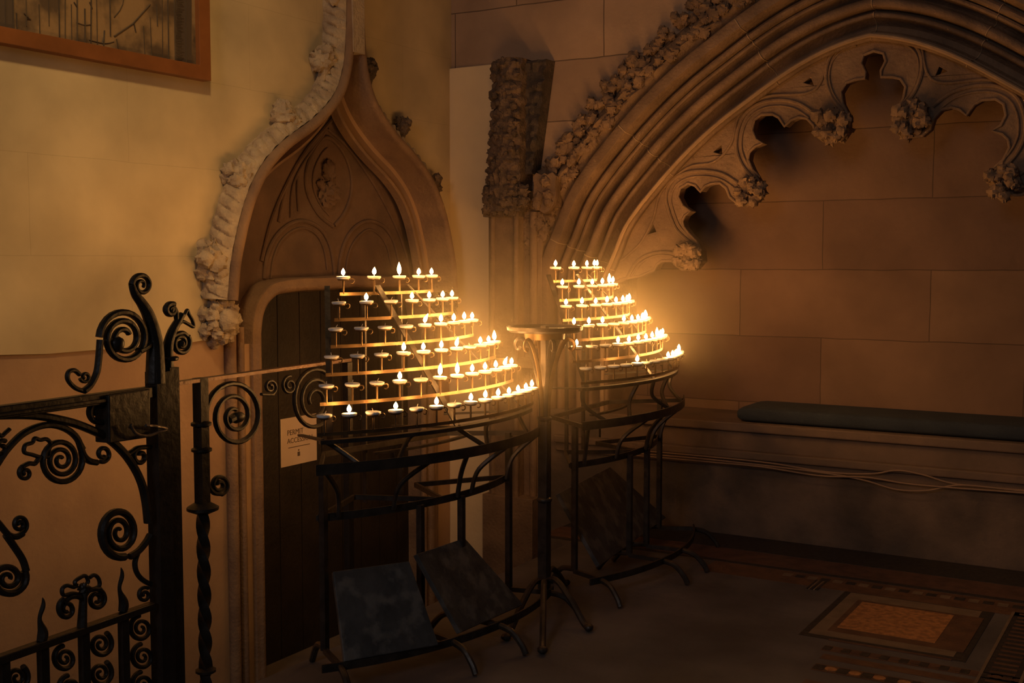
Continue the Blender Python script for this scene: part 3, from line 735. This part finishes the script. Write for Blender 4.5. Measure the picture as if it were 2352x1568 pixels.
# scrolls of the gate
def scroll(name, segs, parent, r=.009):
    b = MB()
    for sg in segs:
        pts, rr = sg; ftube(b, pts, rr)
    return b.obj(name, M_IRON, parent)
scroll('scroll', [(crom([(192, 898), (208, 884), (222, 855), (227, 820), (230, 780)], 6), .010), (spiral(284, 776, 56, 64, 178, -2.4, .26), (.011, .009)),
                  (crom([(350, 790), (345, 790), (330, 800), (318, 806)], 4), .012)], GT)
bl = MB(); bl.blob(fen(267, 790), .026, 1, .08, 1); bl.obj('ball', M_IRON, GT)
scroll('scroll', [(crom([(192, 898), (172, 890), (156, 872), (157, 855), (170, 850), (183, 860)], 6), .007), (spiral(195, 865, 12, 13, 200, 1.1, .3), .0055)], GT)
scroll('spandrel_bar', [(crom([(-60, 955), (0, 953), (77, 954), (153, 967), (205, 985), (245, 1005), (280, 1035), (306, 1070), (325, 1110), (335, 1154), (340, 1200)], 6), .013)], GT)
scroll('scroll', [(crom([(-40, 1120), (0, 1055), (23, 1024), (57, 993), (103, 976), (145, 982), (176, 1005), (191, 1043), (205, 1058), (222, 1062)], 6), .010), (spiral(236, 1042, 17, 19, 250, 1.2, .35), .007)], GT)
scroll('scroll', [(crom([(176, 1005), (190, 1030)], 4), .009), (spiral(140, 1056, 50, 55, 20, -2.9, .1), (.009, .006))], GT)
scroll('scroll', [(crom([(90, 1050), (80, 1064), (66, 1064), (50, 1072)], 5), .007), (spiral(58, 1086, 16, 17, 120, 1.3, .2), .006)], GT)
scroll('leaf_scroll', [(crom([(112, 1046), (96, 1050), (74, 1044), (56, 1038), (58, 1022), (74, 1016), (80, 1006), (92, 1010), (106, 1008), (116, 1018), (112, 1034)], 6, True), .006)], GT)
scroll('scroll', [(crom([(-20, 970), (0, 1000), (14, 992), (22, 985)], 5), .006), (spiral(4, 1030, 16, 20, 60, 1.1, .3), .007)], GT)
scroll('scroll', [(spiral(230, 948, 30, 30, 20, 1.5, .4), (.010, .008))], GT)
scroll('scroll', [(spiral(322, 1048, 17, 20, 90, 1.2, .3), .008), (crom([(290, 1045), (304, 1036), (318, 1028), (345, 1026)], 4), .008)], GT)
scroll('scroll', [(crom([(-30, 1170), (0, 1205), (20, 1228), (38, 1232), (52, 1225)], 5), .009), (spiral(45, 1204, 18, 21, 300, 1.7, .15), .006)], GT)
scroll('scroll', [(crom([(14, 1228), (35, 1258), (52, 1285), (60, 1310)], 5), .010), (spiral(18, 1328, 42, 40, 25, -2.1, .12), (.011, .006))], GT)
scroll('scroll', [(crom([(345, 1228), (335, 1245), (318, 1265), (298, 1278)], 5), .011), (spiral(274, 1222, 45, 58, 285, -2.6, .12), (.013, .006)),
                  (crom([(318, 1265), (310, 1290), (313, 1312), (326, 1330), (346, 1342)], 5), .008), (spiral(332, 1366, 16, 18, 60, 1.4, .2), .006)], GT)
# lower panel of the gate: uprights, spikes and pairs of scrolls
bars = MB()
for x in (8, 98, 192, 283):
    t = (x + 120) / 470; ytop = 1556 + (1390 - 1556) * t; p_ = fen(x, ytop)
    b = MB(); b.box((p_.x - .012, p_.y - .013, .06), (p_.x + .012, p_.y + .013, p_.z)); b.obj('upright', M_IRON, GT, smooth=False)
MB().bar(fz(-120, .07), fz(356, .07), .03, .03).obj('bottom_rail', M_IRON, GT, smooth=False)
for (xb, yb, xt, yt) in ((94, 1474, 96, 1372), (281, 1405, 276, 1303)):
    b = MB(); n_ = 24; pts = []; rr = []
    for i in range(n_ + 1):
        t = i / n_; pts.append(fen(xb + (xt - xb) * t + 4 * math.sin(t * 9), yb + (yt - yb) * t)); rr.append(.013 * (1 - t) ** .6 * (1 + .35 * math.sin(t * 9)) + .001)
    b.tube(pts, rr, 8, up=FN); b.obj('flame_spike', M_IRON, GT)
b = MB(); ftube(b, [(188, 1440), (190, 1400), (193, 1350)], (.014, .010))
for pts in (crom([(190, 1385), (185, 1372), (165, 1370), (145, 1384)], 5), crom([(192, 1372), (205, 1355), (230, 1352)], 5)): ftube(b, pts, .008)
ftube(b, spiral(153, 1398, 20, 24, 110, 1.5, .25), (.008, .006)); ftube(b, spiral(221, 1376, 21, 24, 80, -1.5, .25), (.008, .006))
for pts in ([(190, 1368), (168, 1362), (146, 1366), (143, 1352), (154, 1344), (170, 1348), (176, 1340)], [(176, 1348), (172, 1336), (184, 1326), (196, 1322), (202, 1334), (196, 1345)], [(198, 1345), (212, 1352), (228, 1344), (226, 1328), (216, 1320), (206, 1326)]):
    ftube(b, crom(pts, 6), .006)
b.blob(fen(192, 1350), .017, 5, .4, 2)
b.obj('flower_finial', M_IRON, GT)
for (cx, cy) in ((39, 1556), (149, 1512), (231, 1479), (324, 1443), (231, 1546), (328, 1508), (160, 1580), (40, 1622), (328, 1572), (235, 1612)):
    scroll('panel_scroll', [(spiral(cx, cy, 27, 30, 100 if (cx // 90) % 2 else 60, 1.9 if (cx // 90) % 2 else -1.9, .15), (.008, .005))], GT, .006)
# railing to the right of the gate
RL = thing('iron_railing', 'wrought-iron railing with large scrolls between gate post and candle rack', 'railing', tuple(fz(390, 0)))
po = MB(); p_ = fz(384, 0); po.box((p_.x - .024, p_.y - .02, 0), (p_.x + .024, p_.y + .02, 1.2))
po.tube([fen(x, y) for x, y in crom([(386, 880), (385, 830), (386, 795), (394, 765), (406, 742), (418, 722)], 6)], [.022 - .010 * i / 30 for i in range(31)], 10, up=FN)
ftube(po, crom([(408, 745), (405, 728), (404, 716), (396, 700)], 4), .008); ftube(po, spiral(392, 712, 14, 15, 60, 1.3, .2), (.010, .009))
po.blob(fen(392, 712), .013, 3, .1, 1)
ftube(po, crom([(412, 742), (420, 738), (432, 744), (444, 750), (442, 736), (434, 722), (430, 712), (424, 722), (416, 730)], 6, True), .006)
ftube(po, crom([(390, 780), (400, 770), (418, 764), (430, 772)], 5), .008); ftube(po, spiral(415, 788, 21, 26, 40, -1.5, .25), (.009, .008)); po.blob(fen(415, 790), .014, 4, .1, 1)
p2 = fen(386, 828); po.lathe([(.03, 0), (.036, .004), (.036, .01), (.03, .014)], p2, 12)
po.obj('gate_post', M_IRON, RL, bevel=.002)
MB().bar(fen(388, 882), fen(800, 826), .034, .012).obj('handrail', noisy('handrail_iron', (.10, .05, .03), (.14, .07, .04), 12, rough=.4, metal=.4), RL, smooth=False, label='brownish worn flat handrail')
ba = MB(); c = fz(455, 0)
ba.box((c.x - .02, c.y - .018, .68), (c.x + .02, c.y + .018, 1.15))
rows = []
for i in range(41):   # twisted lower bar
    z = .68 * (1 - i / 40) ; a = i * .32
    rows.append([Vector((c.x + .024 * math.cos(a + k * pi / 2), c.y + .024 * math.sin(a + k * pi / 2), z)) for k in range(4)])
ba.grid(rows, True)
for z in (.99, .90, .70, .12): ba.lathe([(.02, z - .012), (.036, z - .004), (.036, z + .004), (.02, z + .012)], (c.x, c.y, 0), 12)
ba.lathe([(.02, .675), (.055, .69), (.055, .70), (.03, .715)], (c.x, c.y, 0), 14)
ba.obj('twisted_baluster', M_IRON, RL)
cb = fz(795, 0); MB().box((cb.x - .015, cb.y - .015, 0), (cb.x + .015, cb.y + .015, 1.13)).obj('end_post', M_IRON, RL, smooth=False)
scroll('scroll', [(crom([(472, 1075), (470, 1010), (470, 950)], 6), .009), (spiral(538, 955, 67, 82, 180, -2.3, .18), (.010, .008)), ([(525, 965), (535, 960), (550, 957)], .014)], RL)
bl = MB(); bl.blob(fen(545, 958), .026, 2, .1, 1, squash=(1, 1.2, .8)); bl.obj('ball', M_IRON, RL)
scroll('scroll', [(crom([(471, 1060), (473, 1095), (480, 1118), (492, 1132), (508, 1134)], 5), .008), (spiral(503, 1113, 21, 23, 285, 1.7, .2), .008)], RL)
scroll('scroll', [(crom([(600, 905), (612, 906), (628, 906)], 4), .006), (spiral(620, 888, 15, 18, 290, 1.5, .2), .006)], RL)
scroll('scroll', [(spiral(664, 885, 17, 22, 80, 1.6, .2), .006)], RL)
scroll('scroll', [(spiral(722, 920, 52, 74, 60, 2.4, .22), (.009, .007))], RL)

# ================================================================== CANDLE RACKS
NR = dict(c=Vector((.339, -2.229, 0)), z6=.990, dz=.098, r6=1.379, dr=.094,
          a=[-.362, -.436, -.490, -.537, -.579, -.606], s=[.154, .126, .110, .105, .101, .094])
FR = dict(c=Vector((.504, -.989, 0)), z6=1.058, dz=.091, r6=1.379, dr=.089,
          a=[-.209, -.260, -.319, -.345, -.395, -.409], s=[.159, .130, .112, .101, .096, .090])
NC = [5, 7, 9, 11, 12, 14]
def P(R, r, a, z): return Vector((R['c'].x + r * math.cos(a), R['c'].y + r * math.sin(a), z))
def arcpts(R, r, a0, a1, z, n=28): return [P(R, r, a0 + (a1 - a0) * i / n, z) for i in range(n + 1)]
def aband(b, R, r, a0, a1, z0, z1, t=.004, n=32):
    rows = []
    for i in range(n + 1):
        a = a0 + (a1 - a0) * i / n
        rows.append([P(R, r - t / 2, a, z0), P(R, r + t / 2, a, z0), P(R, r + t / 2, a, z1), P(R, r - t / 2, a, z1)])
    b.grid(rows, True); b.add(rows[0], [(0, 1, 2, 3)]); b.add(rows[-1], [(0, 1, 2, 3)])
# one holder (stem, dished pan, side curl) and one candle of each kind, shared
hm = MB(); hm.tube([(0, 0, -.062), (0, 0, -.006)], .004, 8)
hm.lathe([(.003, -.008), (.020, -.007), (.0235, -.004), (.024, -.001), (.022, -.001), (.020, -.004), (.003, -.005)], (0, 0, 0), 20)
hm.tube(crom([(.0, .026, -.002), (.0, .036, .001), (.0, .043, -.004), (.0, .043, -.013), (.0, .036, -.018), (.0, .030, -.016)], 4), .0026, 6)
def dup(o, parent, name=None):
    c = o.copy(); COL.objects.link(c); c.parent = parent; return c
protos = {}
def candle(kind, tilt=0, h=1.0):
    """root empty at the pan, wax disc + wick (+ flame)"""
    return kind
wx = MB(); wx.lathe([(.004, -.0038), (.019, -.003), (.026, .0005), (.0285, .004), (.0285, .0085), (.026, .0100), (.002, .0094)], (0, 0, 0), 20)
WAX = wx.obj('wax_disc', M_WAX); WAXME = WAX.data; bpy.data.objects.remove(WAX)
def mesh_only(b, name, m):
    o = b.obj(name, m); me = o.data; bpy.data.objects.remove(o); return me
WK = [mesh_only(MB().tube(crom([(0, 0, .008), (0, dx * .4, .015), (0, dx, .022)], 4), [.0024 - .0014 * i / 8 for i in range(9)], 6), 'wick', M_WICK) for dx in (0, .004, .010, -.005)]
def flame_mesh(h, w, lean):
    b = MB(); rows = []
    n_ = 12
    for i in range(n_ + 1):
        t = i / n_; r = w * (math.sin(pi * min(1, t * 1.02) ** .72) ** .85 if 0 < t < 1 else .02)
        z = .014 + h * t
        rows.append([Vector((r * math.cos(a), lean * t * t + r * math.sin(a), z)) for a in [2 * pi * k / 12 for k in range(12)]])
    b.grid(rows, True); b.add(rows[0], [tuple(range(12))]); b.add(rows[-1], [tuple(range(12))])
    return mesh_only(b, 'flame', M_FLAME)
FLM = {'n': flame_mesh(.028, .0082, .001), 't': flame_mesh(.046, .0086, 0), 'b': flame_mesh(.034, .0080, .018), 's': flame_mesh(.023, .0080, -.001)}
HOLD = mesh_only(hm, 'candle_holder', M_LIT_IRON)
ORD = ['first', 'second', 'third', 'fourth', 'fifth', 'sixth', 'seventh', 'eighth', 'ninth', 'tenth', 'eleventh', 'twelfth', 'thirteenth', 'fourteenth']
TIER = ['top', 'second', 'third', 'fourth', 'fifth', 'bottom']
def rack(R, name, label, near, states):
    a_lo = R['a'][5]; a_hi = R['a'][5] + R['s'][5] / R['r6'] * 13
    am = (a_lo + a_hi) / 2
    root = thing(name, label, 'candle rack', tuple(P(R, 1.3, am, 0)), 'tiered candle racks')
    root_xy = root.location
    zt = lambda k: R['z6'] + R['dz'] * (5 - k)
    rr = lambda k: R['r6'] - R['dr'] * (5 - k)
    for k in range(6):
        a0 = R['a'][k]; st_ = R['s'][k] / rr(k); n_ = NC[k]
        b = MB(); z = zt(k) - .062
        aband(b, R, rr(k), a0 - .02, a0 + st_ * (n_ - 1) + .02, z - .0065, z + .0065, .005)
        b.obj('tier_bar', M_LIT_IRON, root, smooth=True)
        for i in range(n_):
            a = a0 + st_ * i; pos = P(R, rr(k), a, zt(k))
            h = bpy.data.objects.new('candle_holder', HOLD); COL.objects.link(h); h.parent = root
            h.location = pos - root_xy; h.rotation_euler = (0, 0, -.55 + random.uniform(-.15, .15))
            s = states[k][i]
            if s == '.': continue
            lit = s in 'ntbs'
            e = bpy.data.objects.new('lit_candle' if lit else 'spent_candle', None); COL.objects.link(e); e.location = pos; e.empty_display_size = .02
            e['category'] = 'candle'; e['group'] = ('candles on the near rack' if near else 'candles on the far rack')
            rk = 'near left rack' if near else 'far right rack'
            st = 'lit white candle' if lit else 'unlit white candle'
            e['label'] = f"{st}, {ORD[i]} from the left on the {TIER[k]} tier, {rk}"
            w = bpy.data.objects.new('wax_disc', WAXME); COL.objects.link(w); w.parent = e
            e.rotation_euler = (random.uniform(-.03, .03), random.uniform(-.03, .03), random.uniform(-.3, .3))
            wi = bpy.data.objects.new('wick', WK[random.randrange(4) if not lit else 0]); COL.objects.link(wi); wi.parent = e
            if lit:
                fo = bpy.data.objects.new('flame', FLM[s]); COL.objects.link(fo); fo.parent = e
                q = random.uniform(.92, 1.12); fo.scale = (1, 1, q)
    # slanting uprights on the inner side of the tiers
    for a, w_ in ((a_lo + .02, .022), (am, .03), (a_hi - .02, .022)):
        b = MB(); b.bar(P(R, 1.355, a, R['z6'] - .09), P(R, rr(0) - .03 + (.02 if a == am else 0), a + (.16 if a == a_lo + .02 else (-.16 if a != am else 0)), zt(0) - .03), w_, .006)
        b.obj('slanted_strut', M_RACK, root, smooth=False)
    for a, r_, zz in ((a_lo + .36, .90, zt(0) - .07), (a_lo + .60, .90, zt(0) - .07)):
        b = MB(); b.bar(P(R, r_, a, .55), P(R, r_, a, zz), .018, .010); b.obj('back_upright', M_RACK, root, smooth=False)
    # deep rim, second hoop, foot hoop
    for nm, r_, z0_, z1_, t_, aa, ab in (('drip_rim', 1.41, .785, .825, .006, -.03, .03), ('lower_hoop', 1.27, .585, .615, .006, .0, .02), ('foot_hoop', 1.47, .085, .115, .008, -.03, .02), ('inner_hoop', 1.12, .79, .80, .02, .25, -.1)):
        b = MB(); aband(b, R, r_, a_lo + aa, a_hi + ab, z0_, z1_, t_); b.obj(nm, M_RACK, root)
    b = MB()   # shallow flat tray ring under the bottom candles
    aband(b, R, 1.36, a_lo - .01, a_hi + .02, R['z6'] - .10, R['z6'] - .085, .03)
    for a in (a_lo + .01, am, a_hi - .01): b.bar(P(R, 1.36, a, R['z6'] - .09), P(R, .98, a, R['z6'] - .12), .02, .008)
    b.obj('bottom_bearer', M_RACK, root)
    b = MB()
    b.bar(P(R, 1.0, a_lo + .1, .79), P(R, 1.0, a_hi - .05, .79), .02, .02); b.bar(P(R, 1.41, a_lo - .02, .80), P(R, 1.0, a_lo + .1, .79), .012, .02); b.bar(P(R, 1.41, a_hi, .80), P(R, 1.0, a_hi - .05, .79), .012, .02)
    b.bar(P(R, 1.27, a_lo, .60), P(R, .98, am - .2, .60), .012, .02); b.bar(P(R, 1.27, a_hi, .60), P(R, .98, am + .15, .60), .012, .02); b.bar(P(R, 1.27, am, .60), P(R, .98, am + .15, .60), .012, .02); b.bar(P(R, 1.27, am, .60), P(R, .98, am - .2, .60), .012, .02)
    b.obj('frame_rail', M_RACK, root, smooth=False)
    # curved braces from bearer to rim and rim to hoop
    for a, da in ((a_lo, .10), (a_lo + .3, -.1), (am, .1), (a_hi - .25, -.1), (a_hi, -.08)):
        b = MB(); b.tube(crom([tuple(P(R, 1.355, a, R['z6'] - .09)), tuple(P(R, 1.33, a + da * .3, .88)), tuple(P(R, 1.40, a + da, .80))], 6), .010, 6)
        b.tube(crom([tuple(P(R, 1.40, a, .79)), tuple(P(R, 1.31, a + da * .5, .70)), tuple(P(R, 1.28, a + da * .6, .60))], 6), .010, 6)
        b.obj('brace', M_RACK, root)
    # legs with splayed feet
    for a in (a_lo + .015, a_lo + .34, am + .08, a_hi - .015):
        b = MB(); b.bar(P(R, 1.28, a, .10), P(R, 1.28, a, .80 if a < a_lo + .1 or a > a_hi - .1 else .60), .024, .024)
        b.bar(P(R, 1.28, a, .10), P(R, 1.47, a, .10), .018, .02)
        b.tube(crom([tuple(P(R, 1.46, a, .10)), tuple(P(R, 1.53, a, .085)), tuple(P(R, 1.58, a, .04)), tuple(P(R, 1.60, a, .006))], 5), .013, 8)
        b.tube(crom([tuple(P(R, 1.28, a, .11)), tuple(P(R, 1.18, a, .09)), tuple(P(R, 1.10, a, .006))], 5), .013, 8)
        b.obj('leg', M_RACK, root)
    return root, a_lo, a_hi, am
S_N = ['nntnn', '.snbnns'.replace('.', 'u').replace('b', 'n'), 'uuuubnnnn', 'uuunnnbunnt', 'uuunuttnnnbn', 'ununununnnnnnn']
S_N[1] = 'unununn'.replace('unununn', 'ununnnn'); 
S_F = ['nnnnn', 'nnnntnn', 'nnnnnnnnn', 'nnnunnnnnnn', 'nuunnnnntnnn', 'uuuunuuunnnnnn']
R1, a_lo, a_hi, am = rack(NR, 'candle_rack', 'nearer black iron tiered candle rack, mostly lit to its right', True, S_N)
R2, b_lo, b_hi, bm = rack(FR, 'candle_rack', 'farther iron tiered candle rack in front of the arch springing', False, S_F)
def board(root, px, zt_, zb_, name='tilted_board'):
    q = [onz(*px[0], zt_), onz(*px[1], zt_), onz(*px[2], zb_), onz(*px[3], zb_)]
    q[3] = q[2] - (q[1] - q[0]) * ((q[3] - q[2]).length / (q[1] - q[0]).length)
    n_ = (q[1] - q[0]).cross(q[3] - q[0]).normalized()
    b = MB(); b.plate([q], n_ * .022); return b.obj(name, M_BOARD, root, smooth=False, bevel=.003)
board(R1, [(765, 1312), (940, 1288), (1008, 1480), (800, 1525)], .40, .12)
board(R1, [(957, 1272), (1068, 1235), (1203, 1388), (1098, 1460)], .42, .12)
board(R2, [(1283, 1132), (1402, 1072), (1530, 1188), (1372, 1298)], .45, .12)

# ================================================================== PEDESTAL STAND BETWEEN THE RACKS
PX = onz(1250, 1402, 0)
PS = thing('pedestal_stand', 'slim iron pedestal with flat tray and scrolled brackets between the racks', 'stand', tuple(PX))
b = MB(); b.box((PX.x - .022, PX.y - .022, .10), (PX.x + .022, PX.y + .022, .86)); b.box((PX.x - .014, PX.y - .014, .86), (PX.x + .014, PX.y + .014, 1.27))
for z in (.86, .50): b.lathe([(.026, z - .012), (.034, z - .005), (.034, z + .005), (.026, z + .012)], (PX.x, PX.y, 0), 14)
b.obj('pole', M_RACK, PS, bevel=.002)
dpt = (PX - CAM).dot(FW)
zt_ = CAM.z - (752 - 600) * dpt / F
b = MB(); b.lathe([(.02, -.018), (.15, -.014), (.165, -.004), (.168, .012), (.163, .012), (.158, .0), (.02, -.004)], (PX.x, PX.y, zt_), 40)
b.obj('tray', M_RACK, PS)
MB().lathe([(.05, -.045), (.085, -.045), (.09, -.016), (.05, -.016)], (PX.x, PX.y, zt_), 24).obj('tray_collar', M_LIT_IRON, PS)
for k in range(6):
    a = k * pi / 3 + .3; d = Vector((math.cos(a), math.sin(a), 0)); b = MB()
    pts = [(0.016, -.42), (.02, -.30), (.04, -.18), (.07, -.09), (.10, -.045), (.125, -.05), (.132, -.075), (.12, -.09), (.108, -.08)]
    b.tube([PX + d * r_ + Vector((0, 0, zt_ - PX.z + z)) for r_, z in crom(pts, 5)], .0055, 6, flat=1.8)
    b.obj('scroll_bracket', M_LIT_IRON if k % 2 == 0 else M_RACK, PS)
for i, (fx, fy_) in enumerate(((1162, 1472), (1246, 1502), (1352, 1450), (1300, 1345))):
    q = onz(fx, fy_, 0); d = q - PX; b = MB()
    b.tube(crom([tuple(PX + Vector((0, 0, .13))), tuple(PX + d * .28 + Vector((0, 0, .16))), tuple(PX + d * .62 + Vector((0, 0, .10))), tuple(PX + d * .88 + Vector((0, 0, .03))), tuple(q + Vector((0, 0, .012)))], 6), .014, 8)
    b.blob(q + Vector((0, 0, .018)), .022, i, .1, 1, 12, 8, (1, 1, .7)); b.obj('splayed_foot', M_RACK, PS)

# ================================================================== ADDED GLOW: scatter volume standing in for lens glow round the flames
HM = bpy.data.materials.new('glow_volume'); HM.use_nodes = True; nt = HM.node_tree; nt.nodes.clear()
vo = nt.nodes.new('ShaderNodeVolumeScatter'); vo.inputs['Anisotropy'].default_value = .45
vo.inputs['Color'].default_value = (1, .84, .58, 1)
ge = nt.nodes.new('ShaderNodeNewGeometry'); last = None
for c_, r_, dmax in (((1.66, -2.1, 1.18), .72, HAZE), ((1.85, -1.0, 1.28), .62, HAZE)):
    dn = nt.nodes.new('ShaderNodeVectorMath'); dn.operation = 'DISTANCE'; dn.inputs[1].default_value = c_; nt.links.new(ge.outputs['Position'], dn.inputs[0])
    mr = nt.nodes.new('ShaderNodeMapRange'); mr.interpolation_type = 'SMOOTHSTEP'
    mr.inputs['From Min'].default_value = r_; mr.inputs['From Max'].default_value = .05; mr.inputs['To Min'].default_value = 0; mr.inputs['To Max'].default_value = dmax
    nt.links.new(dn.outputs['Value'], mr.inputs['Value'])
    if last is None: last = mr
    else:
        ad_ = nt.nodes.new('ShaderNodeMath'); ad_.operation = 'ADD'; nt.links.new(last.outputs[0], ad_.inputs[0]); nt.links.new(mr.outputs[0], ad_.inputs[1]); last = ad_
nt.links.new(last.outputs[0], vo.inputs['Density'])
mo = nt.nodes.new('ShaderNodeOutputMaterial'); nt.links.new(vo.outputs[0], mo.inputs['Volume'])
hz = MB().box((.92, -2.85, .42), (2.5, -.36, 1.93)).obj('glow_volume', HM, smooth=False, kind='stuff', label='added thin warm haze standing in for lens glow around the racks', category='smoke')
